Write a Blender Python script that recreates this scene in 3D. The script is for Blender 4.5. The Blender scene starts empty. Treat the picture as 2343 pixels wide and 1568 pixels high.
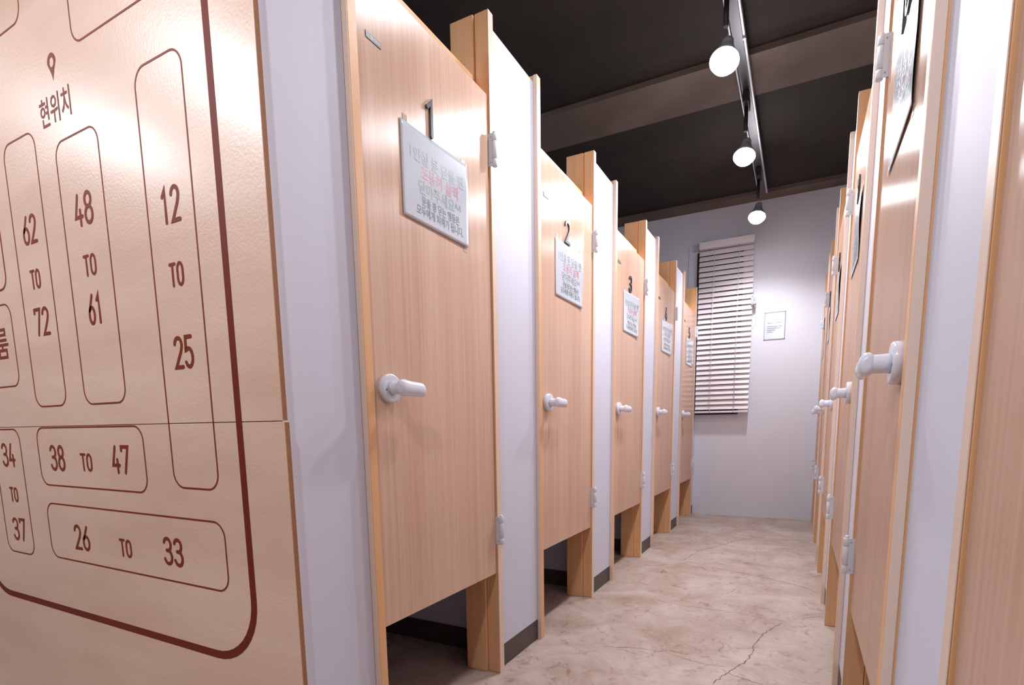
import bpy, bmesh, math, random
from mathutils import Vector, Matrix

S = bpy.context.scene
COL = S.collection
random.seed(7)

# ------------------------------------------------------------------ camera
W, H = 2343.0, 1568.0
FPX, PX, PY = 1202.757, 1212.748, 1139.002
YAW, PITCH, ROLL = math.radians(27.0731), math.radians(-7.5665), math.radians(-0.62957)
fw = Vector((-math.sin(YAW) * math.cos(PITCH), math.cos(YAW) * math.cos(PITCH), math.sin(PITCH)))
rt0 = Vector((math.cos(YAW), math.sin(YAW), 0))
up0 = rt0.cross(fw)
rt = math.cos(ROLL) * rt0 + math.sin(ROLL) * up0
up = -math.sin(ROLL) * rt0 + math.cos(ROLL) * up0
cd = bpy.data.cameras.new('camera')
cam = bpy.data.objects.new('camera', cd)
COL.objects.link(cam)
m = Matrix((rt, up, -fw)).transposed().to_4x4()
m.translation = Vector((0, 0, 0.85))
cam.matrix_world = m
cd.sensor_fit = 'HORIZONTAL'
cd.sensor_width = 36.0
cd.lens = 36.0 * FPX / W
cd.shift_x = (W / 2 - PX) / W
cd.shift_y = (PY - H / 2) / W
cd.clip_start = 0.02
S.camera = cam

# ------------------------------------------------------------------ colour management, world
S.view_settings.view_transform = 'Standard'
S.view_settings.look = 'None'
S.view_settings.gamma = 1.0
S.view_settings.use_curve_mapping = False
S.view_settings.exposure = 0.54
wd = bpy.data.worlds.new('world')
S.world = wd
wd.use_nodes = True
wd.node_tree.nodes['Background'].inputs[0].default_value = (1, 0.97, 0.95, 1)
wd.node_tree.nodes['Background'].inputs[1].default_value = 0.0
LAMP_X, LAMP_Z = -0.373, 2.42
SPOT_W = 34.0
LOBBY_W = 20.0
LAMP_COL = (0.965, 0.965, 1.03)

# ------------------------------------------------------------------ materials
def srgb(r, g, b):
    f = lambda c: (c / 255) / 12.92 if c <= 10 else ((c / 255 + 0.055) / 1.055) ** 2.4
    return (f(r), f(g), f(b), 1)

def newmat(name):
    m = bpy.data.materials.new(name)
    m.use_nodes = True
    nt = m.node_tree
    return m, nt, nt.nodes['Principled BSDF']

def plain(name, col, rough=0.5, metal=0.0, spec=0.5, coat=0.0, bump=0.0, bscale=200.0, var=0.0):
    m, nt, b = newmat(name)
    b.inputs['Base Color'].default_value = col
    b.inputs['Roughness'].default_value = rough
    b.inputs['Metallic'].default_value = metal
    b.inputs['Specular IOR Level'].default_value = spec
    b.inputs['Coat Weight'].default_value = coat
    b.inputs['Coat Roughness'].default_value = 0.1
    L = nt.links.new
    geo = nt.nodes.new('ShaderNodeNewGeometry')
    if bump:
        n = nt.nodes.new('ShaderNodeTexNoise')
        n.inputs['Scale'].default_value = bscale
        n.inputs['Detail'].default_value = 3
        L(geo.outputs['Position'], n.inputs['Vector'])
        bp = nt.nodes.new('ShaderNodeBump')
        bp.inputs['Strength'].default_value = bump
        bp.inputs['Distance'].default_value = 0.002
        L(n.outputs['Fac'], bp.inputs['Height'])
        L(bp.outputs['Normal'], b.inputs['Normal'])
    if var:
        n = nt.nodes.new('ShaderNodeTexNoise')
        n.inputs['Scale'].default_value = 3.0
        n.inputs['Detail'].default_value = 4
        L(geo.outputs['Position'], n.inputs['Vector'])
        r = nt.nodes.new('ShaderNodeValToRGB')
        c = col
        r.color_ramp.elements[0].position = 0.3
        r.color_ramp.elements[1].position = 0.7
        r.color_ramp.elements[0].color = (c[0] * (1 - var), c[1] * (1 - var), c[2] * (1 - var), 1)
        r.color_ramp.elements[1].color = (min(1, c[0] * (1 + var)), min(1, c[1] * (1 + var)), min(1, c[2] * (1 + var)), 1)
        L(n.outputs['Fac'], r.inputs['Fac'])
        L(r.outputs['Color'], b.inputs['Base Color'])
    return m

def wood(name, dark, light, rough=0.35, aniso=0.0, fine=(90, 90, 1.6), broad=(9, 9, 0.35), bump=0.15, spec=0.5, sparkle=False):
    m, nt, b = newmat(name)
    L = nt.links.new
    geo = nt.nodes.new('ShaderNodeNewGeometry')
    def noise(scale, det, rgh=0.6):
        mp = nt.nodes.new('ShaderNodeMapping')
        mp.inputs['Scale'].default_value = scale
        L(geo.outputs['Position'], mp.inputs['Vector'])
        n = nt.nodes.new('ShaderNodeTexNoise')
        n.inputs['Scale'].default_value = 1.0
        n.inputs['Detail'].default_value = det
        n.inputs['Roughness'].default_value = rgh
        L(mp.outputs['Vector'], n.inputs['Vector'])
        return n
    a, c = noise(fine, 5), noise(broad, 3)
    mix = nt.nodes.new('ShaderNodeMath')
    mix.operation = 'MULTIPLY_ADD'
    mix.inputs[1].default_value = 0.55
    L(a.outputs['Fac'], mix.inputs[0])
    hm = nt.nodes.new('ShaderNodeMath')
    hm.operation = 'MULTIPLY'
    hm.inputs[1].default_value = 0.45
    L(c.outputs['Fac'], hm.inputs[0])
    L(hm.outputs[0], mix.inputs[2])
    r = nt.nodes.new('ShaderNodeValToRGB')
    r.color_ramp.elements[0].position = 0.34
    r.color_ramp.elements[1].position = 0.64
    r.color_ramp.elements[0].color = dark
    r.color_ramp.elements[1].color = light
    L(mix.outputs[0], r.inputs['Fac'])
    L(r.outputs['Color'], b.inputs['Base Color'])
    b.inputs['Roughness'].default_value = rough
    b.inputs['Specular IOR Level'].default_value = spec
    if aniso:
        b.inputs['Anisotropic'].default_value = aniso
        t = nt.nodes.new('ShaderNodeTangent')
        t.direction_type = 'UV_MAP'
        t.uv_map = 'UVMap'
        L(t.outputs['Tangent'], b.inputs['Tangent'])
    if bump:
        bp = nt.nodes.new('ShaderNodeBump')
        bp.inputs['Strength'].default_value = bump
        bp.inputs['Distance'].default_value = 0.0008
        L(a.outputs['Fac'], bp.inputs['Height'])
        L(bp.outputs['Normal'], b.inputs['Normal'])
        if sparkle:                      # orange-peel of the clear lacquer
            n = nt.nodes.new('ShaderNodeTexNoise')
            n.inputs['Scale'].default_value = 170.0
            n.inputs['Detail'].default_value = 1.5
            L(geo.outputs['Position'], n.inputs['Vector'])
            b2 = nt.nodes.new('ShaderNodeBump')
            b2.inputs['Strength'].default_value = 0.35
            b2.inputs['Distance'].default_value = 0.0015
            L(n.outputs['Fac'], b2.inputs['Height'])
            L(bp.outputs['Normal'], b2.inputs['Normal'])
            L(b2.outputs['Normal'], b.inputs['Normal'])
    return m

M_DOOR = wood('door_veneer', srgb(198, 160, 137), srgb(221, 189, 167), rough=0.30, aniso=0.9, spec=0.5, bump=0.06)
M_EDGE = plain('lit_pale_edge', srgb(228, 204, 188), 0.45)  # pale tone stands in for the light on the jamb edges
M_JAMB = wood('jamb_wood', srgb(222, 168, 118), srgb(233, 185, 142), rough=0.42, fine=(60, 60, 2.5), spec=0.4)
M_PLY = wood('birch_plywood', srgb(212, 176, 154), srgb(226, 195, 175), rough=0.36, fine=(2.2, 9, 9), broad=(1.2, 3, 5), bump=0.25, sparkle=True)
M_PLY.node_tree.nodes['Principled BSDF'].inputs['Coat Weight'].default_value = 0.6
M_PLY.node_tree.nodes['Principled BSDF'].inputs['Coat Roughness'].default_value = 0.27
M_PLYEDGE = plain('plywood_edge', srgb(170, 115, 75), 0.6)
M_WHITE = plain('white_laminate', srgb(211, 214, 230), 0.62, bump=0.05, bscale=120)
M_WALL = plain('wall_paint', srgb(218, 219, 229), 0.6, bump=0.12, bscale=60)
M_GREYWALL = plain('grey_wall_paint', srgb(205, 198, 196), 0.7, bump=0.1, bscale=40)
M_BASE = plain('dark_vinyl_skirting', srgb(78, 70, 66), 0.5)
M_CEIL = plain('black_painted_concrete', srgb(48, 41, 35), 0.85, bump=0.3, bscale=30, var=0.25)
M_BEAM = plain('brown_black_painted_beam', srgb(112, 98, 88), 0.8, bump=0.3, bscale=30, var=0.2)
M_PLASTIC = plain('white_enamel', srgb(220, 223, 236), 0.22, coat=0.3)
M_HINGE = plain('white_painted_steel', srgb(210, 215, 226), 0.35)
M_DARK = plain('charcoal_acrylic', srgb(70, 72, 76), 0.3)
M_DARKEDGE = plain('near_black_plate', srgb(48, 42, 38), 0.4)
M_ENGRAVE = plain('burnt_engraving', srgb(122, 46, 22), 0.5, spec=0.25)
M_BORDER = plain('brown_red_border_line', srgb(110, 34, 20), 0.55, spec=0.25)
M_PAPER = plain('laminated_paper', srgb(205, 212, 224), 0.2, coat=0.5)
M_TXTGREY = plain('grey_green_ink', srgb(132, 152, 148), 0.35)  # ink kept pale, glare on the laminate put into its colour
M_TXTPINK = plain('pink_ink', srgb(190, 128, 142), 0.35)  # pink washed out likewise, with the glare in its colour
M_TXTDARK = plain('slate_ink', srgb(98, 112, 120), 0.35)
M_TAPE = plain('beige_tape', srgb(188, 168, 150), 0.3)
M_FRAMEGREY = plain('blue_grey_frame', srgb(160, 166, 182), 0.4)
M_INK = plain('notice_ink', srgb(112, 120, 146), 0.5)
M_TRACK = plain('grey_metal_channel', srgb(88, 88, 92), 0.4, metal=0.3)
M_LIP = plain('bright_metal_lip', srgb(205, 205, 212), 0.35, metal=0.2)
M_BLACK = plain('black_powder_coat', srgb(30, 28, 28), 0.5)
M_HOUSING = plain('pale_grey_lamp_housing', srgb(178, 178, 184), 0.4)
M_SLAT = plain('white_blind_slat', srgb(232, 224, 228), 0.4)
M_CORD = plain('white_cord', srgb(215, 212, 218), 0.7)
M_GLASS = plain('dark_brown_window_film', srgb(58, 34, 24), 0.3)
M_SASH = plain('window_sash_brown', srgb(96, 62, 44), 0.4)

def lamp_mat():
    m, nt, b = newmat('lamp_lens')
    b.inputs['Base Color'].default_value = (1, 1, 1, 1)
    b.inputs['Emission Color'].default_value = (0.97, 0.965, 1.0, 1)
    b.inputs['Emission Strength'].default_value = 115
    return m
M_LENS = lamp_mat()

def floor_mat():
    m, nt, b = newmat('polished_concrete')
    L = nt.links.new
    geo = nt.nodes.new('ShaderNodeNewGeometry')
    def noise(scale, det, rgh, dist=0.0):
        n = nt.nodes.new('ShaderNodeTexNoise')
        n.inputs['Scale'].default_value = scale
        n.inputs['Detail'].default_value = det
        n.inputs['Roughness'].default_value = rgh
        n.inputs['Distortion'].default_value = dist
        L(geo.outputs['Position'], n.inputs['Vector'])
        return n
    def ramp(src, stops):
        r = nt.nodes.new('ShaderNodeValToRGB')
        while len(r.color_ramp.elements) < len(stops):
            r.color_ramp.elements.new(0.5)
        for e, (p, c) in zip(r.color_ramp.elements, stops):
            e.position = p
            e.color = c
        L(src.outputs['Fac'], r.inputs['Fac'])
        return r
    a = noise(3.4, 10, 0.72, 0.5)
    base = ramp(a, [(0.30, srgb(152, 128, 112)), (0.47, srgb(173, 153, 141)), (0.62, srgb(190, 174, 164)), (0.8, srgb(180, 162, 150))])
    f = noise(13, 10, 0.78, 1.2)
    fr = ramp(f, [(0.36, srgb(168, 128, 102)), (0.46, srgb(255, 255, 255))])
    mx = nt.nodes.new('ShaderNodeMix')
    mx.data_type = 'RGBA'
    mx.blend_type = 'MULTIPLY'
    mx.inputs[0].default_value = 0.6
    L(base.outputs['Color'], mx.inputs[6])
    L(fr.outputs['Color'], mx.inputs[7])
    s = noise(38, 6, 0.75, 2.0)
    sr = ramp(s, [(0.60, srgb(0, 0, 0)), (0.72, srgb(235, 220, 205))])
    mx2 = nt.nodes.new('ShaderNodeMix')
    mx2.data_type = 'RGBA'
    mx2.blend_type = 'SCREEN'
    mx2.inputs[0].default_value = 0.4
    L(mx.outputs[2], mx2.inputs[6])
    L(sr.outputs['Color'], mx2.inputs[7])
    L(mx2.outputs[2], b.inputs['Base Color'])
    rr = nt.nodes.new('ShaderNodeMapRange')
    rr.inputs['To Min'].default_value = 0.32
    rr.inputs['To Max'].default_value = 0.52
    L(a.outputs['Fac'], rr.inputs['Value'])
    L(rr.outputs[0], b.inputs['Roughness'])
    bp = nt.nodes.new('ShaderNodeBump')
    bp.inputs['Strength'].default_value = 0.12
    bp.inputs['Distance'].default_value = 0.003
    L(f.outputs['Fac'], bp.inputs['Height'])
    L(bp.outputs['Normal'], b.inputs['Normal'])
    return m
M_FLOOR = floor_mat()
M_CRACK = plain('crack_fill', srgb(128, 100, 84), 0.8)

# ------------------------------------------------------------------ mesh helpers
class MB:
    def __init__(self):
        self.bm = bmesh.new()
    def box(self, x0, x1, y0, y1, z0, z1, bev=0.0, seg=1):
        x0, x1 = min(x0, x1), max(x0, x1)
        y0, y1 = min(y0, y1), max(y0, y1)
        z0, z1 = min(z0, z1), max(z0, z1)
        t = bmesh.new()
        r = bmesh.ops.create_cube(t, size=1.0)
        for v in t.verts:
            v.co = Vector(((x0 + x1) / 2 + v.co.x * (x1 - x0), (y0 + y1) / 2 + v.co.y * (y1 - y0), (z0 + z1) / 2 + v.co.z * (z1 - z0)))
        if bev:
            bmesh.ops.bevel(t, geom=list(t.edges), offset=bev, segments=seg, affect='EDGES', profile=0.5)
        self.merge(t)
        return self
    def merge(self, t, mat=None):
        vm = {}
        for v in t.verts:
            vm[v] = self.bm.verts.new(mat @ v.co if mat else v.co)
        for f in t.faces:
            try:
                nf = self.bm.faces.new([vm[v] for v in f.verts])
                nf.smooth = f.smooth
            except ValueError:
                pass
        t.free()
    def rings(self, rings, cap=True, smooth=True, closed=False):
        vs = [[self.bm.verts.new(p) for p in r] for r in rings]
        n = len(vs[0])
        pairs = list(zip(vs[:-1], vs[1:]))
        if closed:
            pairs.append((vs[-1], vs[0]))
        for a, b in pairs:
            for i in range(n):
                f = self.bm.faces.new((a[i], a[(i + 1) % n], b[(i + 1) % n], b[i]))
                f.smooth = smooth
        if cap and not closed:
            self.bm.faces.new(list(reversed(vs[0])))
            self.bm.faces.new(vs[-1])
        return self
    def lathe(self, o, axis, prof, n=28):
        """prof: list of (distance along axis, radius)"""
        ax = Vector(axis).normalized()
        a = ax.orthogonal().normalized()
        b = ax.cross(a)
        rs = []
        for d, r in prof:
            c = Vector(o) + ax * d
            rs.append([c + (a * math.cos(2 * math.pi * i / n) + b * math.sin(2 * math.pi * i / n)) * max(r, 1e-5) for i in range(n)])
        return self.rings(rs)
    def cyl(self, p0, p1, r, n=16):
        p0, p1 = Vector(p0), Vector(p1)
        return self.lathe(p0, p1 - p0, [(0, r), ((p1 - p0).length, r)], n)
    def tube(self, pts, r, n=8, closed=False):
        pts = [Vector(p) for p in pts]
        rs = []
        a = None
        for i, p in enumerate(pts):
            q0 = pts[i - 1] if (i > 0 or closed) else p
            q1 = pts[(i + 1) % len(pts)] if (i < len(pts) - 1 or closed) else p
            t = (q1 - q0).normalized()
            if a is None:
                a = t.orthogonal().normalized()
            a = (a - t * a.dot(t)).normalized()
            b = t.cross(a)
            rs.append([p + (a * math.cos(2 * math.pi * k / n) + b * math.sin(2 * math.pi * k / n)) * r for k in range(n)])
        return self.rings(rs, closed=closed)
    def prism(self, pts, off):
        """planar polygon extruded by vector off"""
        a = [self.bm.verts.new(p) for p in pts]
        b = [self.bm.verts.new(Vector(p) + Vector(off)) for p in pts]
        n = len(a)
        self.bm.faces.new(list(reversed(a)))
        self.bm.faces.new(b)
        for i in range(n):
            self.bm.faces.new((a[i], a[(i + 1) % n], b[(i + 1) % n], b[i]))
        return self
    def build(self, name, mat, parent=None, loc=None):
        bm = self.bm
        bmesh.ops.recalc_face_normals(bm, faces=list(bm.faces))
        org = Vector((0, 0, 0))
        p = parent
        while p is not None:
            org += p.location
            p = p.parent
        if loc is not None:
            org = Vector(loc)
        uvl = bm.loops.layers.uv.new('UVMap')
        for f in bm.faces:
            n = f.normal
            for l in f.loops:
                c = l.vert.co
                if abs(n.x) >= abs(n.y) and abs(n.x) >= abs(n.z):
                    l[uvl].uv = (c.y, c.z)
                elif abs(n.y) >= abs(n.z):
                    l[uvl].uv = (c.x, c.z)
                else:
                    l[uvl].uv = (c.x, c.y)
        bmesh.ops.translate(bm, verts=list(bm.verts), vec=-org)
        me = bpy.data.meshes.new(name)
        bm.to_mesh(me)
        bm.free()
        me.materials.append(mat)
        o = bpy.data.objects.new(name, me)
        COL.objects.link(o)
        if parent is not None:
            o.parent = parent
        elif loc is not None:
            o.location = loc
        return o

def tag(o, label=None, cat=None, group=None, kind=None):
    if label: o['label'] = label
    if cat: o['category'] = cat
    if group: o['group'] = group
    if kind: o['kind'] = kind
    return o

def thing(name, loc, label, cat, group=None):
    o = bpy.data.objects.new(name, None)
    o.empty_display_size = 0.1
    COL.objects.link(o)
    o.location = loc
    return tag(o, label, cat, group, 'thing')

# ---- flat lettering drawn with strokes of even width
def arc(cx, cy, rx, ry, a0, a1, n=12):
    return [(cx + rx * math.cos(math.radians(a0 + (a1 - a0) * i / n)), cy + ry * math.sin(math.radians(a0 + (a1 - a0) * i / n))) for i in range(n + 1)]

GW = 0.44     # glyph width for a height of one
GL = {
    '1': [[(0.08, 0.80), (0.24, 1.0), (0.24, 0.0)]],
    '2': [arc(0.22, 0.76, 0.22, 0.24, 170, -20, 12) + [(0.36, 0.52), (0.0, 0.0), (0.44, 0.0)]],
    '3': [arc(0.2, 0.76, 0.21, 0.24, 160, -80, 12) + [(0.14, 0.53)], [(0.14, 0.53)] + arc(0.2, 0.27, 0.23, 0.27, 80, -160, 12)],
    '4': [[(0.22, 1.0), (0.0, 0.28), (0.44, 0.28)], [(0.31, 0.5), (0.31, 0.0)]],
    '5': [[(0.40, 1.0), (0.06, 1.0), (0.04, 0.56)] + arc(0.2, 0.30, 0.23, 0.31, 120, -150, 12)],
    '6': [[(0.34, 1.0), (0.06, 0.48)] + arc(0.22, 0.29, 0.22, 0.29, 140, 500, 20)],
    '7': [[(0.0, 0.86), (0.0, 1.0), (0.44, 1.0), (0.16, 0.0)]],
    '8': [arc(0.22, 0.77, 0.19, 0.23, -90, 270, 18), arc(0.22, 0.27, 0.22, 0.27, -90, 270, 18)],
    '9': [arc(0.22, 0.71, 0.22, 0.29, -40, 320, 20) + [(0.10, 0.0)]],
    '0': [arc(0.22, 0.70, 0.22, 0.30, 0, 180, 10) + arc(0.22, 0.30, 0.22, 0.30, 180, 360, 10) + [(0.44, 0.70)]],
    'T': [[(0.0, 1.0), (0.44, 1.0)], [(0.22, 1.0), (0.22, 0.0)]],
    'O': [arc(0.22, 0.68, 0.22, 0.32, 0, 180, 10) + arc(0.22, 0.32, 0.22, 0.32, 180, 360, 10) + [(0.44, 0.68)]],
}

def ribbon(mb, lines, hw, place, thick):
    """strokes [(a,b)...] of half width hw in a flat frame; place(a,b,d) -> world point; mitred joints, round ends"""
    for k, ln in enumerate(lines):
        pts = [Vector(ln[0])]
        for p in ln[1:]:
            if (Vector(p) - pts[-1]).length > 1e-6:
                pts.append(Vector(p))
        closed = (pts[0] - pts[-1]).length < 1e-6
        if closed:
            pts.pop()
        n = len(pts)
        th = thick + 0.00005 * k
        L_, R_ = [], []
        for i, p in enumerate(pts):
            d0 = (p - pts[i - 1]).normalized() if (i > 0 or closed) else None
            d1 = (pts[(i + 1) % n] - p).normalized() if (i < n - 1 or closed) else None
            d0, d1 = d0 or d1, d1 or d0
            n0, n1 = Vector((-d0.y, d0.x)), Vector((-d1.y, d1.x))
            mv = (n0 + n1)
            mv = mv.normalized() if mv.length > 1e-6 else n0
            q = mv * (hw / max(0.45, mv.dot(n0)))
            L_.append(p + q)
            R_.append(p - q)
        out = []
        if closed:
            for a, b in ((L_, R_),):
                top = [(mb.bm.verts.new(place(u.x, u.y, th)), mb.bm.verts.new(place(v.x, v.y, th))) for u, v in zip(a, b)]
                bot = [(mb.bm.verts.new(place(u.x, u.y, 0)), mb.bm.verts.new(place(v.x, v.y, 0))) for u, v in zip(a, b)]
            for i in range(n):
                j = (i + 1) % n
                mb.bm.faces.new((top[i][0], top[j][0], top[j][1], top[i][1]))
                mb.bm.faces.new((top[i][0], bot[i][0], bot[j][0], top[j][0]))
                mb.bm.faces.new((top[i][1], top[j][1], bot[j][1], bot[i][1]))
            continue
        def cap(p, a, sgn):
            base = math.atan2((a - p).y, (a - p).x)
            return [p + Vector((math.cos(base + sgn * math.pi * t / 6), math.sin(base + sgn * math.pi * t / 6))) * hw for t in range(1, 6)]
        c0 = cap(pts[0], L_[0], 1)        # from left round the start to right
        c1 = cap(pts[-1], R_[-1], 1)      # from right round the end to left
        loop = [*reversed(L_)] + c0 + R_ + c1
        mk = lambda q, d: mb.bm.verts.new(place(q.x, q.y, d))
        top = [mk(q, th) for q in loop]
        bot = [mk(q, 0) for q in loop]
        m_ = len(loop)
        for i in range(m_):
            mb.bm.faces.new((top[i], top[(i + 1) % m_], bot[(i + 1) % m_], bot[i]))
        tl = list(reversed(top[:n]))
        tr = top[n + 5:2 * n + 5]
        for i in range(n - 1):
            mb.bm.faces.new((tl[i], tl[i + 1], tr[i + 1], tr[i]))
        mb.bm.faces.new([tl[0]] + top[n:n + 5] + [tr[0]])
        mb.bm.faces.new([tr[-1]] + top[2 * n + 5:] + [tl[-1]])

def stroke_word(s, x0, x1, z0, z1):
    """strokes of word s fitted to a rectangle"""
    gap = 0.20
    n = len(s)
    tot = n * GW + (n - 1) * gap
    sx, sz = (x1 - x0) / tot, (z1 - z0)
    out = []
    for i, ch in enumerate(s):
        for ln in GL[ch]:
            out.append([(x0 + (i * (GW + gap) + a) * sx, z0 + b * sz) for a, b in ln])
    return out

_txt = {}
def text2d(body):
    if body in _txt:
        return _txt[body]
    cu = bpy.data.curves.new('lettering', 'FONT')
    cu.body = body
    cu.size = 1.0
    cu.resolution_u = 2
    cu.offset = 0.010
    ob = bpy.data.objects.new('lettering_source', cu)
    COL.objects.link(ob)
    dg = bpy.context.evaluated_depsgraph_get()
    me = bpy.data.meshes.new_from_object(ob.evaluated_get(dg))
    vs = [(v.co.x, v.co.y) for v in me.vertices]
    fs = [tuple(p.vertices) for p in me.polygons]
    bpy.data.objects.remove(ob)
    bpy.data.curves.remove(cu)
    bpy.data.meshes.remove(me)
    xs, ys = [v[0] for v in vs], [v[1] for v in vs]
    x0, x1, y0, y1 = min(xs), max(xs), min(ys), max(ys)
    vs = [((x - x0) / (x1 - x0), (y - y0) / (y1 - y0)) for x, y in vs]
    _txt[body] = (vs, fs)
    return vs, fs

def add_text(mb, body, rect, place, d=0.0004):
    vs, fs = text2d(body)
    x0, x1, z0, z1 = rect
    bv = [mb.bm.verts.new(place(x0 + a * (x1 - x0), z0 + b * (z1 - z0), d)) for a, b in vs]
    for f in fs:
        try:
            mb.bm.faces.new([bv[i] for i in f])
        except ValueError:
            pass

# ================================================================== the setting
XL, XR, YB, YF, ZC = -4.2, 1.75, 5.27, -2.8, 2.82
def struct(name, mb, mat, parent=None):
    return tag(mb.build(name, mat, parent), kind='structure')

floor = struct('floor', MB().box(XL, XR, YF, YB, -0.06, 0.0), M_FLOOR)
ceil = struct('ceiling', MB().box(XL, XR, YF, YB, ZC, ZC + 0.08), M_CEIL)
MB().box(XL, XR, 3.265, 3.65, 2.79, ZC).build('ceiling_beam', M_BEAM, ceil)
MB().box(XL, XR, 5.115, YB, 2.79, ZC).build('ceiling_beam', M_BEAM, ceil)
MB().box(XL, XR, -0.9, -0.5, 2.79, ZC).build('ceiling_beam', M_BEAM, ceil)

# end wall with an opening for the window
WX0, WX1, WZ0, WZ1 = -0.925, -0.523, 0.955, 2.43
bw = MB()
bw.box(XL, WX0, YB, YB + 0.12, 0, ZC)
bw.box(WX1, XR, YB, YB + 0.12, 0, ZC)
bw.box(WX0, WX1, YB, YB + 0.12, 0, WZ0)
bw.box(WX0, WX1, YB, YB + 0.12, WZ1, ZC)
struct('wall_back', bw, M_WALL)
struct('wall_left', MB().box(XL - 0.1, XL, YF, YB, 0, ZC), M_GREYWALL)
struct('wall_right', MB().box(XR, XR + 0.1, YF, YB, 0, ZC), M_GREYWALL)
struct('wall_front', MB().box(XL, XR, YF - 0.1, YF, 0, ZC), M_GREYWALL)

win = MB()
win.box(WX0, WX1, YB + 0.055, YB + 0.07, WZ0, WZ1)
win1 = struct('window_1', win, M_GLASS)
fr = MB()
fr.box(-1.003, WX0, YB - 0.006, YB + 0.05, 0.92, 2.497, 0.001)
fr.box(WX0, WX1, YB - 0.006, YB + 0.05, 0.92, WZ0, 0.001)
fr.box(WX0, WX1, YB - 0.006, YB + 0.05, WZ1, 2.497, 0.001)
fr.build('window_frame', M_WHITE, win1)
sa = MB()
sa.box(WX0, WX1, YB + 0.03, YB + 0.054, WZ1 - 0.05, WZ1)
sa.box(WX1 - 0.022, WX1, YB + 0.03, YB + 0.054, WZ0, WZ1 - 0.05)
sa.box(WX0, WX0 + 0.022, YB + 0.03, YB + 0.054, WZ0, WZ1 - 0.05)
sa.build('window_sash', M_SASH, win1)

# cracks in the floor
cracks = [
    [(-0.628, 2.91), (-0.55, 2.895)],
]
from_px = []
def unproj(x, y):
    d = (x - PX) / FPX * rt - (y - PY) / FPX * up + fw
    t = -0.85 / d.z
    return (d.x * t, d.y * t)
CR = [
    ([(1110, 460), (1190, 463), (1250, 468), (1330, 480), (1380, 500), (1500, 525), (1610, 545), (1760, 575), (1900, 605), (2050, 640), (2160, 670), (2270, 715)], 0.0042),
    ([(1250, 465), (1300, 430), (1340, 410), (1400, 385), (1480, 365), (1560, 345), (1620, 322), (1690, 312), (1800, 295), (1840, 287)], 0.0035),
    ([(1090, 775), (1200, 795), (1320, 810), (1450, 830), (1560, 845), (1680, 862), (1800, 885), (1830, 893)], 0.0022),
    ([(1470, 1390), (1520, 1340), (1590, 1300), (1640, 1260), (1720, 1205), (1760, 1160), (1780, 1090), (1840, 1010), (1900, 975), (1980, 930)], 0.0042),
    ([(1585, 1308), (1650, 1330), (1720, 1350), (1810, 1385), (1880, 1410)], 0.0028),
    ([(2120, 905), (2200, 890), (2280, 878)], 0.0022),
    ([(620, 1105), (780, 1110), (860, 1115), (960, 1125), (1110, 1145), (1250, 1195), (1400, 1235), (1560, 1258)], 0.0018),
]
for pts, wdt in CR:
    ll = [unproj(1180 + a / 3.254, 1140 + b / 3.254) for a, b in pts]
    fine = []
    for (p, q) in zip(ll[:-1], ll[1:]):
        for k in range(5):
            t = k / 5
            j = 0.0 if k == 0 else 0.006
            fine.append((p[0] + (q[0] - p[0]) * t + random.uniform(-j, j), p[1] + (q[1] - p[1]) * t + random.uniform(-j, j)))
    fine.append(ll[-1])
    mb = MB()
    vs = []
    for i, p in enumerate(fine):
        q0, q1 = fine[max(0, i - 1)], fine[min(len(fine) - 1, i + 1)]
        d = Vector((q1[0] - q0[0], q1[1] - q0[1])).normalized()
        w = wdt * 0.5 * random.uniform(0.5, 1.3) * (0.4 if i in (0, len(fine) - 1) else 1)
        vs.append((mb.bm.verts.new((p[0] - d.y * w, p[1] + d.x * w, 0.0004)), mb.bm.verts.new((p[0] + d.y * w, p[1] - d.x * w, 0.0004))))
    for a, b in zip(vs[:-1], vs[1:]):
        mb.bm.faces.new((a[0], a[1], b[1], b[0]))
    mb.build('floor_crack', M_CRACK, floor)

# ================================================================== cubicles
LS, RS = -1, 1
Z_J, Z_P, Z_D0, Z_D1, Z_B = 2.088, 2.067, 0.360, 1.853, 0.083
ORD = ['nearest', 'second', 'third', 'fourth', 'farthest']

def rowbox(mb, s, F, u0, u1, y0, y1, z0, z1, bev=0.0015):
    return mb.box(s * (F + u0), s * (F + u1), y0, y1, z0, z1, bev)

def make_frame(s, F, d0, d1, label):
    t = thing('door_frame', (s * (F + 0.06), (d0 + d1) / 2, 0), label, 'door frame', 'wooden door frames of the cubicles')
    for side in (0, 1):
        mb = MB()
        if side == 0:
            ya, yb, yi = d0 - 0.027, d0, d0 + 0.008
            rowbox(mb, s, F, 0.0, 0.048, ya, yb, 0, Z_J)
            j = mb.build('jamb', M_JAMB, t)
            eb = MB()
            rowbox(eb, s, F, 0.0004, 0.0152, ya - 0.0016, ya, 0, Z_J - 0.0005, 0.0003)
            eb.build('lit_edge_strip', M_EDGE, j)  # lit side of the jamb, painted as a pale strip
            rowbox(sb := MB(), s, F, 0.049, 0.132, ya, yi, 0, Z_J - 0.004)
        else:
            ya, yb, yi = d1, d1 + 0.028, d1 - 0.008
            rowbox(mb, s, F, 0.0016, 0.048, ya, yb, 0, Z_J)
            j = mb.build('jamb', M_JAMB, t)
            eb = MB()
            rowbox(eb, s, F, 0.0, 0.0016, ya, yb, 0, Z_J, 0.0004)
            eb.build('lit_edge_strip', M_EDGE, j)  # pale band, its tone also carrying the light on the jamb front
            rowbox(sb := MB(), s, F, 0.049, 0.132, yi, yb, 0, Z_J - 0.004)
        sb.build('door_stop', M_JAMB, j)
    hb = MB()
    rowbox(hb, s, F, 0.050, 0.080, d0 + 0.009, d1 - 0.009, 1.80, 1.915)
    hb.build('head_stop', M_JAMB, t)
    return t

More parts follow.
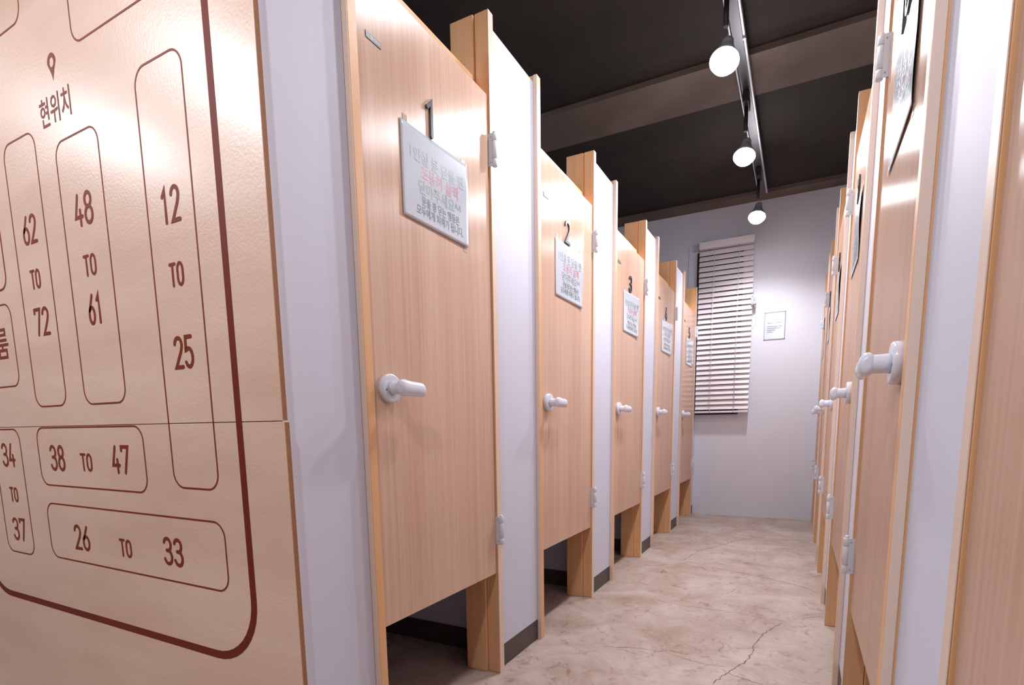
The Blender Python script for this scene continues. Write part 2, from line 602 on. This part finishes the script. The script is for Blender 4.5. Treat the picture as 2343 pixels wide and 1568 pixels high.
def make_handle(t, s, F, d0):
    """rose on the door face, neck out of it and a short lever towards the hinge side"""
    yc, zc = d0 + 0.050, 0.948
    xf = s * (F + 0.006)
    n = -s
    r = MB().lathe((xf, yc, zc), (n, 0, 0), [(0.0, 0.0345), (0.013, 0.0345), (0.0165, 0.0325), (0.017, 0.030), (0.0155, 0.018), (0.0155, 0.0)], 40)
    rose = r.build('handle_rose', M_PLASTIC, t)
    mb = MB()
    mb.lathe((xf + n * 0.015, yc, zc), (n, 0, 0), [(0.0, 0.0165), (0.010, 0.0155), (0.026, 0.0152), (0.036, 0.0150)], 28)
    xc = xf + n * 0.0485
    rs = []
    prof = [(-0.0165, 0.35, 0), (-0.015, 0.66, 0), (-0.0105, 0.90, 0), (-0.004, 1.02, 0), (0.006, 1.05, 0), (0.018, 0.99, 0.0005), (0.034, 0.93, 0.0010), (0.055, 0.93, 0.0015), (0.068, 0.92, 0.002), (0.074, 0.84, 0.002), (0.0775, 0.62, 0.002), (0.0785, 0.3, 0.002)]
    for dy, k, dz in prof:
        rs.append([(xc + 0.0120 * k * math.cos(2 * math.pi * i / 28), yc + dy, zc - dz + 0.0192 * k * math.sin(2 * math.pi * i / 28)) for i in range(28)])
    mb.rings(rs)
    mb.build('handle_lever', M_PLASTIC, rose)
    hb = MB().lathe((xf + n * 0.0156, yc - 0.021, zc - 0.004), (n, 0, 0), [(0, 0.0018), (0.0012, 0.0018)], 10)
    hb.build('handle_screw', M_DARKEDGE, rose)

def make_hinge(t, s, F, d1, zc):
    n = -s
    h = 0.096
    yk = d1 + 0.0042
    xk = s * F + n * 0.012
    mb = MB()
    # knuckles
    g = 0.0012
    seg = [(-0.5, -0.265), (-0.265, 0.265), (0.265, 0.5)]
    for a, b in seg:
        mb.lathe((xk, yk, zc + a * h + g / 2), (0, 0, 1), [(0, 0.0073), (0.0008, 0.0080), ((b - a) * h - g - 0.0008, 0.0080), ((b - a) * h - g, 0.0073)], 18)
    mb.cyl((xk, yk, zc - 0.5 * h), (xk, yk, zc + 0.5 * h), 0.0063, 12)
    mb.lathe((xk, yk, zc + 0.5 * h), (0, 0, 1), [(0, 0.006), (0.004, 0.005), (0.006, 0.002)], 14)
    # leaves
    mb.box(xk + n * -0.005, s * (F + 0.036), yk - 0.0066, yk - 0.0052, zc - 0.5 * h + 0.001, zc + 0.5 * h - 0.001)
    mb.box(xk + n * -0.005, s * F + n * 0.0002, yk - 0.0050, yk - 0.0036, zc - 0.25 * h, zc + 0.25 * h)
    hg = mb.build('hinge', M_HINGE, t)
    for k in (-0.38, 0.38):
        sb = MB()
        sb.lathe((s * F + n * 0.002, yk - 0.0068, zc + k * h), (0, -1, 0), [(0, 0.0022), (0.0006, 0.0022)], 10)
        sb.build('hinge_screw', M_FRAMEGREY, hg)

def make_door(s, F, d0, d1, number, label, num_at=0.255, plate=True):
    t = thing('cubicle_door', (s * (F + 0.025), (d0 + d1) / 2, Z_D0), label, 'door', 'wood veneer cubicle doors')
    rowbox(lb := MB(), s, F, 0.006, 0.042, d0 + 0.003, d1 - 0.0035, Z_D0, Z_D1, 0.0012)
    lb.build('door_leaf', M_DOOR, t)
    make_handle(t, s, F, d0)
    make_hinge(t, s, F, d1, 1.696)
    make_hinge(t, s, F, d1, 0.508)
    n = -s
    xf = s * (F + 0.006)
    # number, upright acrylic strokes; reads along +y on the left row, -y on the right row
    wn = 0.042 * len(number) + 0.018 * (len(number) - 1)
    if s < 0:
        yc = d0 + num_at
        place = lambda a, b, d: (xf + n * d, yc + a, b)
    else:
        yc = (d0 + d1) / 2 + 0.02
        place = lambda a, b, d: (xf + n * d, yc - a, b)
    nb = MB()
    ribbon(nb, stroke_word(number, -wn / 2, wn / 2, 1.604, 1.686), 0.0052, place, 0.006)
    nb.build('door_number', M_DARK, t)
    if plate:
        pl = MB()
        pl.box(xf, xf + n * 0.0015, d0 + 0.031, d0 + 0.079, 1.7085, 1.7225, 0.0004)
        p = pl.build('sign_plate', M_DARKEDGE, t)
        tb = MB()
        add_text(tb, '당기시오', (0.0465, 0.0755, 1.7128, 1.7184), lambda a, b, d: (xf + n * (0.0015 + d), d0 + a, b), 0.0002)
        tb.build('sign_lettering', M_HINGE, p)
    return t

def make_notice(s, F, d0, d1, label, seed, curl):
    rnd = random.Random(seed)
    Wp, Hp = 0.284, 0.222
    z0 = 1.374
    n = -s
    xf = s * (F + 0.006)
    y0 = d0 + 0.134 if s < 0 else d1 - 0.155
    ph, ph2 = rnd.uniform(0, 6.28), rnd.uniform(0, 6.28)
    tilt = 0.006
    def surf(a, b, d):
        """a along the reading direction 0..Wp, b height 0..Hp"""
        r, q = a / Wp, b / Hp
        o = 0.0012 + 0.0035 * curl * (0.5 + 0.5 * math.sin(q * 7.5 + ph)) * r * r
        o += 0.0014 * (1 - q) ** 2 + 0.0018 * curl * (0.5 + 0.5 * math.sin(5 * r + ph2)) * q
        e = max(0.0, r - 0.62) / 0.38
        o += 0.013 * curl * e * e * q * (1.25 - q)
        zz = z0 + b + tilt * (r - 0.3) * q
        yy = y0 + a if s < 0 else y0 - a
        return (xf + n * (o + d), yy, zz)
    t = thing('paper_notice', (xf, (d0 + d1) / 2, z0), label, 'notice', 'laminated notices taped to the cubicle doors')
    mb = MB()
    NX, NZ = 28, 20
    g = [[mb.bm.verts.new(surf(Wp * i / NX, Hp * k / NZ, 0.0)) for i in range(NX + 1)] for k in range(NZ + 1)]
    h = [[mb.bm.verts.new(surf(Wp * i / NX, Hp * k / NZ, 0.0004)) for i in range(NX + 1)] for k in range(NZ + 1)]
    for k in range(NZ):
        for i in range(NX):
            for G in (g, h):
                f = mb.bm.faces.new((G[k][i], G[k][i + 1], G[k + 1][i + 1], G[k + 1][i]))
                f.smooth = True
    for k in range(NZ):
        for i in (0, NX):
            mb.bm.faces.new((g[k][i], g[k + 1][i], h[k + 1][i], h[k][i]))
    for i in range(NX):
        for k in (0, NZ):
            mb.bm.faces.new((g[k][i], g[k][i + 1], h[k][i + 1], h[k][i]))
    sh = mb.build('sheet', M_PAPER, t)
    P = lambda a, b, d: surf(a, b, 0.0004 + d)
    lines = [('1인실 문 닫을 땐', (0.034, 0.262, 0.146, 0.180), M_TXTGREY),
             ('조용히 살짝', (0.074, 0.238, 0.110, 0.144), M_TXTPINK),
             ('닫아주세요^^', (0.064, 0.250, 0.073, 0.107), M_TXTGREY),
             ('문을 쾅 닫는 행동은', (0.074, 0.240, 0.046, 0.070), M_TXTDARK),
             ('모두에게 피해가 됩니다.', (0.052, 0.258, 0.020, 0.044), M_TXTDARK)]
    for body, rect, mat in lines:
        tb = MB()
        add_text(tb, body, rect, P, 0.0004)
        tb.build('lettering', mat, sh)
    for (a, b) in ((0.012, Hp), (Wp - 0.022, Hp), (Wp - 0.020, -0.010)):
        tp = MB()
        q = [surf(a + da, min(max(b + db, 0.0), Hp), 0.0006) for da, db in ((0, -0.006), (0.016, -0.006))]
        yy0, yy1 = q[0][1], q[1][1]
        zb = z0 + b - 0.004
        tp.box(xf + n * 0.0001, xf + n * 0.0008, yy0, yy1, zb, zb + 0.018)
        tp.build('tape', M_TAPE, t)
    return t

def make_partition(s, F, y0, y1, ydiv, label, deep, near_end=False, depth_back=None, u=0.016):
    t = thing('partition_panel', (s * (F + 0.03), (y0 + y1) / 2, 0), label, 'partition', 'white partition panels between the cubicle doors')
    mb = MB()
    rowbox(mb, s, F, u, u + 0.022, y0, y1, Z_B, Z_P, 0.0008)
    mb.build('front_panel', M_WHITE, t)
    bb = MB()
    rowbox(bb, s, F, u + 0.001, u + 0.022, y0, y1, 0, Z_B, 0.0)
    bb.build('skirting', M_BASE, t)
    if ydiv:
        db = MB()
        rowbox(db, s, F, u + 0.023, deep, ydiv[0], ydiv[1], Z_B, Z_P, 0.0)
        d = db.build('dividing_wall', M_WHITE, t)
        kb = MB()
        rowbox(kb, s, F, u + 0.023, deep, ydiv[0] - 0.006, ydiv[1] + 0.006, 0, Z_B, 0.0)
        kb.build('divider_skirting', M_BASE, d)
    return t

LDS = [0.950, 1.858, 2.766, 3.664, 4.553]
LHS = [1.500, 2.412, 3.320, 4.202, 5.083]
LF = 0.89
DEEP_L, DEEP_R = 1.86, 1.25
pos = ['nearest the camera', 'second from the camera', 'third from the camera', 'fourth from the camera', 'beside the window blind']
for k in range(5):
    d0, d1 = LDS[k], LHS[k]
    make_frame(LS, LF, d0, d1, 'wooden frame around the left-row door marked %d' % (k + 1))
    make_door(LS, LF, d0, d1, str(k + 1), 'wood cubicle door marked %d in the left row, %s' % (k + 1, pos[k]))
    make_notice(LS, LF, d0, d1, 'white laminated notice taped to the left-row door marked %d' % (k + 1), 11 + k, [0.55, 0.9, 1.3, 1.8, 1.8][k])
    if k == 0:
        make_partition(LS, LF, 0.7085, d0 - 0.0275, (0.7155, 0.77), 'white end panel between the plywood map board and door marked 1', DEEP_L)
    ya = d1 + 0.0285
    if k < 4:
        make_partition(LS, LF, ya, LDS[k + 1] - 0.0275, (d1 + 0.125, d1 + 0.205), 'white panel between the left-row doors marked %d and %d' % (k + 1, k + 2), DEEP_L)
    else:
        make_partition(LS, LF, ya, YB - 0.002, None, 'narrow white panel between door marked 5 and the end wall', DEEP_L)
struct('wall_left_2', MB().box(-LF - DEEP_L - 0.08, -LF - DEEP_L - 0.001, 0.709, YB, 0, Z_P), M_WHITE)

RDS = [0.085, 1.002, 1.908, 2.822, 3.706, 4.615]
RHS = [0.665, 1.575, 2.485, 3.395, 4.267, 5.175]
RF = [0.150, 0.136, 0.134, 0.129, 0.127, 0.127]
rn = ['at the right edge of the photo', 'with the large lever in front', 'second along from the right foreground', 'third along from the right foreground', 'fourth along from the right foreground', 'at the end wall']
rl = ['glossy wood door cut off by the right edge of the photo',
      'right-row wood door with the largest white lever handle',
      'right-row wood door just beyond the one with the largest lever',
      'right-row wood door in the middle of the far group',
      'right-row wood door last but one before the end wall',
      'right-row wood door touching the end wall']
nums = ['11', '10', '9', '8', '7', '6']
for k in range(6):
    d0, d1 = RDS[k], RHS[k]
    make_frame(RS, RF[k], d0, d1, 'wooden frame of the ' + rl[k])
    make_door(RS, RF[k], d0, d1, nums[k], rl[k], plate=False)
    if k > 0:
        make_notice(RS, RF[k], d0, d1, 'curling laminated notice on the ' + rl[k], 31 + k, 0.6)
    ya = d1 + 0.0285
    if k == 0:
        make_partition(RS, 0.138, ya, RDS[1] - 0.0275, (d1 + 0.125, d1 + 0.205), 'wide white panel in the right foreground left of the cut-off door', DEEP_R, u=0.017)
    elif k < 5:
        make_partition(RS, RF[k + 1], ya, RDS[k + 1] - 0.0275, (d1 + 0.125, d1 + 0.205), 'white panel beyond the ' + rl[k], DEEP_R)
    else:
        make_partition(RS, RF[k], ya, YB - 0.002, None, 'narrow white panel between the last right-row door and end wall', DEEP_R)
struct('wall_right_2', MB().box(0.15 + DEEP_R + 0.001, 0.15 + DEEP_R + 0.08, 0.0, YB, 0, Z_P), M_WHITE)

# ================================================================== plywood map board
YM = 0.696
board = thing('map_board', (-1.9, YM + 0.006, 0), 'plywood floor-map board with engraved seat numbers on the left', 'map board')
SEAM = 0.868
MB().box(-2.75, -0.889, YM, YM + 0.0115, SEAM + 0.0008, 2.06, 0.0006).build('upper_panel', M_PLY, board)
MB().box(-2.75, -0.885, YM, YM + 0.0115, 0.0, SEAM - 0.0008, 0.0006).build('lower_panel', M_PLY, board)
eb = MB()
for i in range(5):
    eb.box(-0.8889, -0.8884, YM + 0.0012 + i * 0.0021, YM + 0.0022 + i * 0.0021, SEAM + 0.002, 2.055)
    eb.box(-0.8849, -0.8844, YM + 0.0012 + i * 0.0021, YM + 0.0022 + i * 0.0021, 0.002, SEAM - 0.002)
eb.build('ply_layers', M_PLYEDGE, board)

def rrect(x0, x1, z0, z1, r, n=10):
    p = []
    for cx, cz, a in ((x1 - r, z1 - r, 0), (x0 + r, z1 - r, 90), (x0 + r, z0 + r, 180), (x1 - r, z0 + r, 270)):
        p += [(cx + r * math.cos(math.radians(a + 90 * i / n)), cz + r * math.sin(math.radians(a + 90 * i / n))) for i in range(n + 1)]
    return p

def outline(name, x0, x1, z0, z1, r, w, mat, label=None, d=0.0005):
    mb = MB()
    o = rrect(x0 - w / 2, x1 + w / 2, z0 - w / 2, z1 + w / 2, r + w / 2)
    i = rrect(x0 + w / 2, x1 - w / 2, z0 + w / 2, z1 - w / 2, max(0.002, r - w / 2))
    n = len(o)
    lay = []
    for y in (YM - d, YM - 0.00002):
        lay.append(([mb.bm.verts.new((a, y, b)) for a, b in o], [mb.bm.verts.new((a, y, b)) for a, b in i]))
    (fo, fi), (bo, bi) = lay
    for k in range(n):
        j = (k + 1) % n
        mb.bm.faces.new((fo[k], fo[j], fi[j], fi[k]))
        mb.bm.faces.new((fo[k], bo[k], bo[j], fo[j]))
        mb.bm.faces.new((fi[k], fi[j], bi[j], bi[k]))
    ob = mb.build(name, mat, board)
    if label:
        ob['label'] = label
    return ob

LWD = 0.0042
outline('map_border', -2.372, -1.0205, 0.343, 2.02, 0.145, 0.019, M_BORDER)
outline('zone_outline', -1.267, -1.105, 0.724, 1.592, 0.036, LWD, M_ENGRAVE, 'engraved outline around 12 TO 25')
outline('zone_outline', -1.621, -1.430, 0.921, 1.533, 0.036, LWD, M_ENGRAVE, 'engraved outline around 48 TO 61')
outline('zone_outline', -1.886, -1.716, 0.922, 1.588, 0.036, LWD, M_ENGRAVE, 'engraved outline around 62 TO 72')
outline('zone_outline', -1.911, -1.378, 0.7055, 0.8645, 0.036, LWD, M_ENGRAVE, 'engraved outline around 38 TO 47')
outline('zone_outline', -1.907, -1.1005, 0.497, 0.653, 0.036, LWD, M_ENGRAVE, 'engraved outline around 26 TO 33')
outline('zone_outline', -2.197, -2.020, 0.487, 0.862, 0.036, LWD, M_ENGRAVE, 'engraved outline around 34 TO 37')
outline('zone_outline', -2.31, -1.968, 0.984, 1.208, 0.036, LWD, M_ENGRAVE, 'engraved outline around the Korean word at the left edge')
outline('zone_outline', -2.31, -1.967, 1.247, 1.50, 0.036, LWD * 1.4, M_ENGRAVE, 'engraved outline cut off at the left edge')
outline('zone_outline', -1.490, -1.085, 1.708, 1.96, 0.036, LWD, M_ENGRAVE, 'engraved outline at the top of the board')
outline('zone_outline', -2.31, -1.71, 1.831, 1.97, 0.036, LWD, M_ENGRAVE, 'engraved outline at the top left corner')

PM = lambda a, b, d: (a, YM - d, b)
def engrave(words, label):
    for s, x0, x1, z0, z1, hw in words:
        mb = MB()
        ribbon(mb, stroke_word(s, x0 + hw, x1 - hw, z0 + hw, z1 - hw), hw, PM, 0.0006)
        o = mb.build('zone_word' if s == 'TO' else 'zone_number', M_ENGRAVE, board)
        o['label'] = 'engraved %s of the line %s' % (s, label[9:])
HB, HS = 0.0043, 0.0034
engrave([('12', -1.219, -1.150, 1.279, 1.352, HB), ('TO', -1.210, -1.159, 1.153, 1.203, HS), ('25', -1.220, -1.150, 0.984, 1.054, HB)], 'engraved 12 TO 25')
engrave([('48', -1.566, -1.482, 1.333, 1.408, HB), ('TO', -1.552, -1.495, 1.220, 1.270, HS), ('61', -1.555, -1.489, 1.108, 1.181, HB)], 'engraved 48 TO 61')
engrave([('62', -1.836, -1.760, 1.335, 1.407, HB), ('TO', -1.827, -1.773, 1.224, 1.274, HS), ('72', -1.834, -1.754, 1.105, 1.178, HB)], 'engraved 62 TO 72')
engrave([('38', -1.846, -1.766, 0.746, 0.818, HB), ('TO', -1.682, -1.624, 0.749, 0.797, HS), ('47', -1.526, -1.445, 0.747, 0.819, HB)], 'engraved 38 TO 47')
engrave([('26', -1.766, -1.685, 0.531, 0.602, HB), ('TO', -1.537, -1.481, 0.534, 0.582, HS), ('33', -1.340, -1.261, 0.534, 0.604, HB)], 'engraved 26 TO 33')
engrave([('34', -2.150, -2.065, 0.750, 0.822, HB), ('TO', -2.134, -2.080, 0.644, 0.690, HS), ('37', -2.145, -2.060, 0.524, 0.596, HB)], 'engraved 34 TO 37')
tb = MB()
add_text(tb, '현위치', (-1.672, -1.526, 1.576, 1.640), PM, 0.0005)
o = tb.build('zone_lettering', M_ENGRAVE, board); o['label'] = 'engraved Korean words for current location'
tb = MB()
add_text(tb, '룸', (-2.084, -2.008, 1.062, 1.146), PM, 0.0005)
o = tb.build('zone_lettering', M_ENGRAVE, board); o['label'] = 'engraved Korean word for room at the left edge'
# location pin
pb = MB()
cx, cz, R1, R2 = -1.590, 1.703, 0.0195, 0.0098
n = 36
outer = []
for i in range(n):
    a = 2 * math.pi * i / n
    x, z = R1 * math.cos(a), R1 * math.sin(a)
    if z < 0:
        k = -z / R1
        x *= (1 - 0.98 * k ** 1.35) if k < 1 else 0.0
        z = z * (1 + 1.05 * k)
    outer.append((cx + x, cz + z))
inner = [(cx + R2 * math.cos(2 * math.pi * i / n), cz + R2 * 1.05 * math.sin(2 * math.pi * i / n)) for i in range(n)]
fo = [pb.bm.verts.new(PM(a, b, 0.0006)) for a, b in outer]
fi = [pb.bm.verts.new(PM(a, b, 0.0006)) for a, b in inner]
for i in range(n):
    j = (i + 1) % n
    pb.bm.faces.new((fo[i], fo[j], fi[j], fi[i]))
pb.build('location_pin', M_ENGRAVE, board)

# ================================================================== window blind
YBL = 5.2
bl = thing('venetian_blind', (-0.66, YBL, 0.96), 'white venetian blind with wooden slats hanging on the end wall', 'window blind')
BX0, BX1 = -0.895, -0.428
hb = MB()
hb.box(BX0, BX1, YBL - 0.028, YBL + 0.028, 2.432, 2.492, 0.002)
hb.build('head_rail', M_SLAT, bl)
br = MB()
br.box(-0.868, -0.836, YBL - 0.02, YB, 2.4925, 2.499)
br.box(-0.572, -0.540, YBL - 0.02, YB, 2.4925, 2.499)
br.build('mounting_brackets', M_FRAMEGREY, bl)
sb = MB()
NS, ZT, ZBt = 31, 2.398, 1.022
tilt = math.radians(31)
for i in range(NS):
    zc = ZT + (ZBt - ZT) * i / (NS - 1)
    prof = []
    for k in range(7):
        w = -0.025 + 0.05 * k / 6          # lower, room-side edge first
        bow = 0.0022 * (1 - (w / 0.025) ** 2)
        y = YBL + w * math.sin(tilt) - bow * math.cos(tilt)
        z = zc + w * math.cos(tilt) + bow * math.sin(tilt)
        prof.append((y, z))
    back = [(y + 0.0024 * math.cos(tilt), z - 0.0024 * math.sin(tilt)) for y, z in reversed(prof)]
    loop = prof + back
    jit = random.uniform(-0.001, 0.001)
    sb.rings([[(BX0 + 0.002 + jit, y, z) for y, z in loop], [(BX1 - 0.002 + jit, y, z) for y, z in loop]], smooth=False)
sb.build('slats', M_SLAT, bl)
rb = MB()
rb.box(BX0, BX1 - 0.002, YBL - 0.024, YBL + 0.024, 0.968, 0.986, 0.004, 2)
rb.build('bottom_rail', M_SLAT, bl)
lc = MB()
for x in (-0.765, -0.555):
    for dy in (-0.0265, 0.0265):
        lc.cyl((x, YBL + dy, 0.972), (x, YBL + dy, 2.435), 0.0013, 6)
    lc.cyl((x + 0.006, YBL - 0.0265, 0.972), (x + 0.006, YBL - 0.0265, 2.435), 0.0011, 6)
lc.build('ladder_cords', M_CORD, bl)
cc = MB()
cx = BX1 - 0.006
for dx in (0, 0.006):
    cc.tube([(cx + dx, YBL - 0.03, 2.44), (cx + dx, YBL - 0.031, 2.30), (cx + 0.004 + dx, YBL - 0.028, 2.05), (cx + 0.010 + dx, YBL - 0.02, 1.985)], 0.0016, 6)
for k in range(5):
    a0 = k * 1.1
    cc.tube([(cx + 0.013 + 0.019 * math.cos(a0 + t) * (1 - 0.06 * k), YBL - 0.022 - 0.003 * k, 1.950 + (0.036 + 0.003 * k) * math.sin(t)) for t in [2 * math.pi * i / 16 for i in range(16)]], 0.003, 6, closed=True)
cc.tube([(cx + 0.018, YBL - 0.02, 1.915), (cx + 0.034, YBL - 0.018, 1.87), (cx + 0.036, YBL - 0.018, 1.83), (cx + 0.024, YBL - 0.018, 1.80), (cx + 0.006, YBL - 0.018, 1.795)], 0.0016, 6)
cc.build('pull_cord', M_CORD, bl)
ck = MB()
ck.box(cx - 0.002, cx + 0.028, YBL - 0.018, YB, 1.925, 1.975, 0.004, 2)
ck.build('cord_cleat', M_CORD, bl)

# ================================================================== framed notice on the end wall
NX0, NX1, NZ0, NZ1 = -0.331, -0.162, 1.603, 1.839
nt_ = thing('wall_notice', ((NX0 + NX1) / 2, YB, NZ0), 'small framed notice on the white end wall right of the blind', 'notice')
MB().box(NX0 + 0.005, NX1 - 0.005, YB - 0.004, YB, NZ0 + 0.005, NZ1 - 0.005).build('sheet', M_PAPER, nt_)
fb = MB()
for a in ((NX0, NX0 + 0.006, NZ0, NZ1), (NX1 - 0.006, NX1, NZ0, NZ1), (NX0, NX1, NZ0, NZ0 + 0.006), (NX0, NX1, NZ1 - 0.006, NZ1)):
    fb.box(a[0], a[1], YB - 0.007, YB, a[2], a[3])
fb.build('frame', M_FRAMEGREY, nt_)
PN = lambda a, b, d: (NX0 + a, YB - 0.004 - d, NZ0 + b)
lg = MB()
ribbon(lg, [[(0.052, 0.172), (0.066, 0.178), (0.076, 0.190), (0.092, 0.198), (0.106, 0.196), (0.112, 0.184), (0.106, 0.174), (0.092, 0.170), (0.078, 0.168), (0.068, 0.172)],
            [(0.086, 0.166), (0.100, 0.164), (0.112, 0.168), (0.122, 0.164), (0.122, 0.172)]], 0.0013, PN, 0.0004)
lg.build('emblem', M_INK, nt_)
def scribble(mb, x0, x1, z, h, hw, rnd):
    x = x0
    while x < x1 - 0.004:
        w = rnd.uniform(0.005, 0.008)
        p = rnd.random()
        if p < 0.12:
            x += w * 0.7
            continue
        ribbon(mb, [[(x, z + h), (x + w * 0.7, z + h), (x + w * 0.55, z)], [(x, z + h * 0.45), (x + w * 0.7, z + h * 0.4)]], hw, PN, 0.0004)
        x += w
rnd = random.Random(5)
tb = MB()
scribble(tb, 0.026, 0.070, 0.136, 0.012, 0.0011, rnd)
ribbon(tb, [arc(0.086, 0.142, 0.005, 0.006, 0, 360, 12)], 0.0011, PN, 0.0004)
scribble(tb, 0.100, 0.146, 0.137, 0.012, 0.0011, rnd)
tb.build('title_lettering', M_INK, nt_)
tb = MB()
for z, x1 in ((0.108, 0.148), (0.093, 0.130), (0.078, 0.096), (0.062, 0.070)):
    scribble(tb, 0.024, x1, z, 0.006, 0.0011, rnd)
tb.build('body_lettering', M_INK, nt_)

# ================================================================== lighting raceway and spotlights
rw = thing('lighting_raceway', (LAMP_X, 2.0, 2.75), 'grey metal lighting raceway running along the corridor ceiling', 'light track')
RY0, RY1 = -1.9, 5.03
MB().box(-0.398, -0.348, RY0, RY1, 2.756, 2.80, 0.002).build('channel', M_TRACK, rw)
MB().box(-0.348, -0.336, RY0, RY1, 2.750, 2.775, 0.002).build('bright_flange', M_LIP, rw)
MB().box(-0.408, -0.400, RY0, 4.90, 2.750, 2.760, 0.001).build('bright_flange', M_LIP, rw)
MB().cyl((-0.342, 3.05, 2.742), (-0.342, 3.05, 2.752), 0.009, 12).build('joint_screw', M_HINGE, rw)
hz = MB()
for y in (-1.2, 0.6, 2.3, 4.2):
    hz.cyl((-0.373, y, 2.80), (-0.373, y, ZC), 0.006, 10)
hz.build('hanger_rods', M_TRACK, rw)

def make_spot(x, y, label, watts, aim, group, face=(-0.05, -0.42, -0.9)):
    t = thing('track_spotlight', (x, y, 2.75), label, 'spotlight', group)
    ab = MB()
    ab.box(x - 0.017, x + 0.017, y - 0.06, y + 0.06, 2.690, 2.7495, 0.003)
    ad = ab.build('adapter', M_BLACK, t)
    MB().cyl((x, y + 0.01, 2.56), (x, y + 0.01, 2.69), 0.011, 12).build('stem', M_BLACK, t)
    d = Vector(face).normalized()
    beam = Vector(aim).normalized()
    c = Vector((x, y, LAMP_Z))
    hb = MB()
    prof = [(-0.118, 0.014), (-0.115, 0.024), (-0.095, 0.027), (-0.075, 0.027), (-0.070, 0.032), (-0.045, 0.042), (-0.012, 0.058), (0.002, 0.0635), (0.002, 0.0595), (-0.004, 0.058)]
    hb.lathe(c, d, prof, 32)
    ho = hb.build('housing', M_HOUSING, t)
    yb = MB()
    yb.prism([c - d * 0.10 + Vector((0.0, 0.030, 0.02)), c - d * 0.05 + Vector((0.0, 0.045, 0.0)), c - d * 0.08 + Vector((0, 0.015, 0.06))], (0.003, 0, 0))
    yb.build('bracket', M_LIP, t)
    lb = MB().lathe(c - d * 0.002, d, [(0.0, 0.0565), (0.010, 0.0555), (0.022, 0.050), (0.032, 0.040), (0.039, 0.026), (0.043, 0.012), (0.044, 0.001)], 32)
    lb.build('lens', M_LENS, ho)
    ld = bpy.data.lights.new('spotlight_beam', 'SPOT')
    ld.energy = watts
    ld.color = LAMP_COL
    ld.spot_size = math.radians(132)
    ld.spot_blend = 0.7
    ld.shadow_soft_size = 0.05
    lo = bpy.data.objects.new('spotlight_beam', ld)
    COL.objects.link(lo)
    lo.parent = t
    lo.location = (c + d * 0.06 + beam * 0.02) - Vector(t.location)
    lo.rotation_euler = beam.to_track_quat('-Z', 'Y').to_euler()
    return t

AIM = (-0.05, -0.42, -0.9)
GRP = 'track spotlights over the corridor'
make_spot(LAMP_X, 2.63, 'largest of the three glowing spotlights on the ceiling raceway', SPOT_W, AIM, GRP)
make_spot(LAMP_X, 3.55, 'middle of the three glowing spotlights on the ceiling raceway', SPOT_W, AIM, GRP)
make_spot(LAMP_X, 4.57, 'glowing spotlight hanging just in front of the white end wall', SPOT_W * 0.86, (0, 0.22, -1.0), GRP)
make_spot(LAMP_X, 1.62, 'raceway spotlight above the nearest left door, overhead and out of view', SPOT_W * 0.28, (0.0, -0.1, -1.0), GRP, (0, 0, -1))  # unseen lamp, added to brighten the nearest left door, following the row's spacing
lr = thing('lighting_raceway', (-2.0, -0.37, 2.75), 'second raceway crossing the lobby in front of the map board, out of view', 'light track')
MB().box(-3.9, 1.4, -0.395, -0.345, 2.8005, 2.84, 0.002).build('channel', M_TRACK, lr)
for i, x in enumerate((-3.29, -2.28, -1.28, -0.28)):
    t = make_spot(x, -0.37, ['lobby spotlight far left of the map board, out of view', 'lobby spotlight in front of the left part of the map board, out of view', 'lobby spotlight in front of the map board corner, out of view', 'lobby spotlight at the corridor mouth behind the viewpoint, out of view'][i], LOBBY_W, (0, 0.5, -1), 'spotlights in the lobby', face=(0, 0.35, -1))
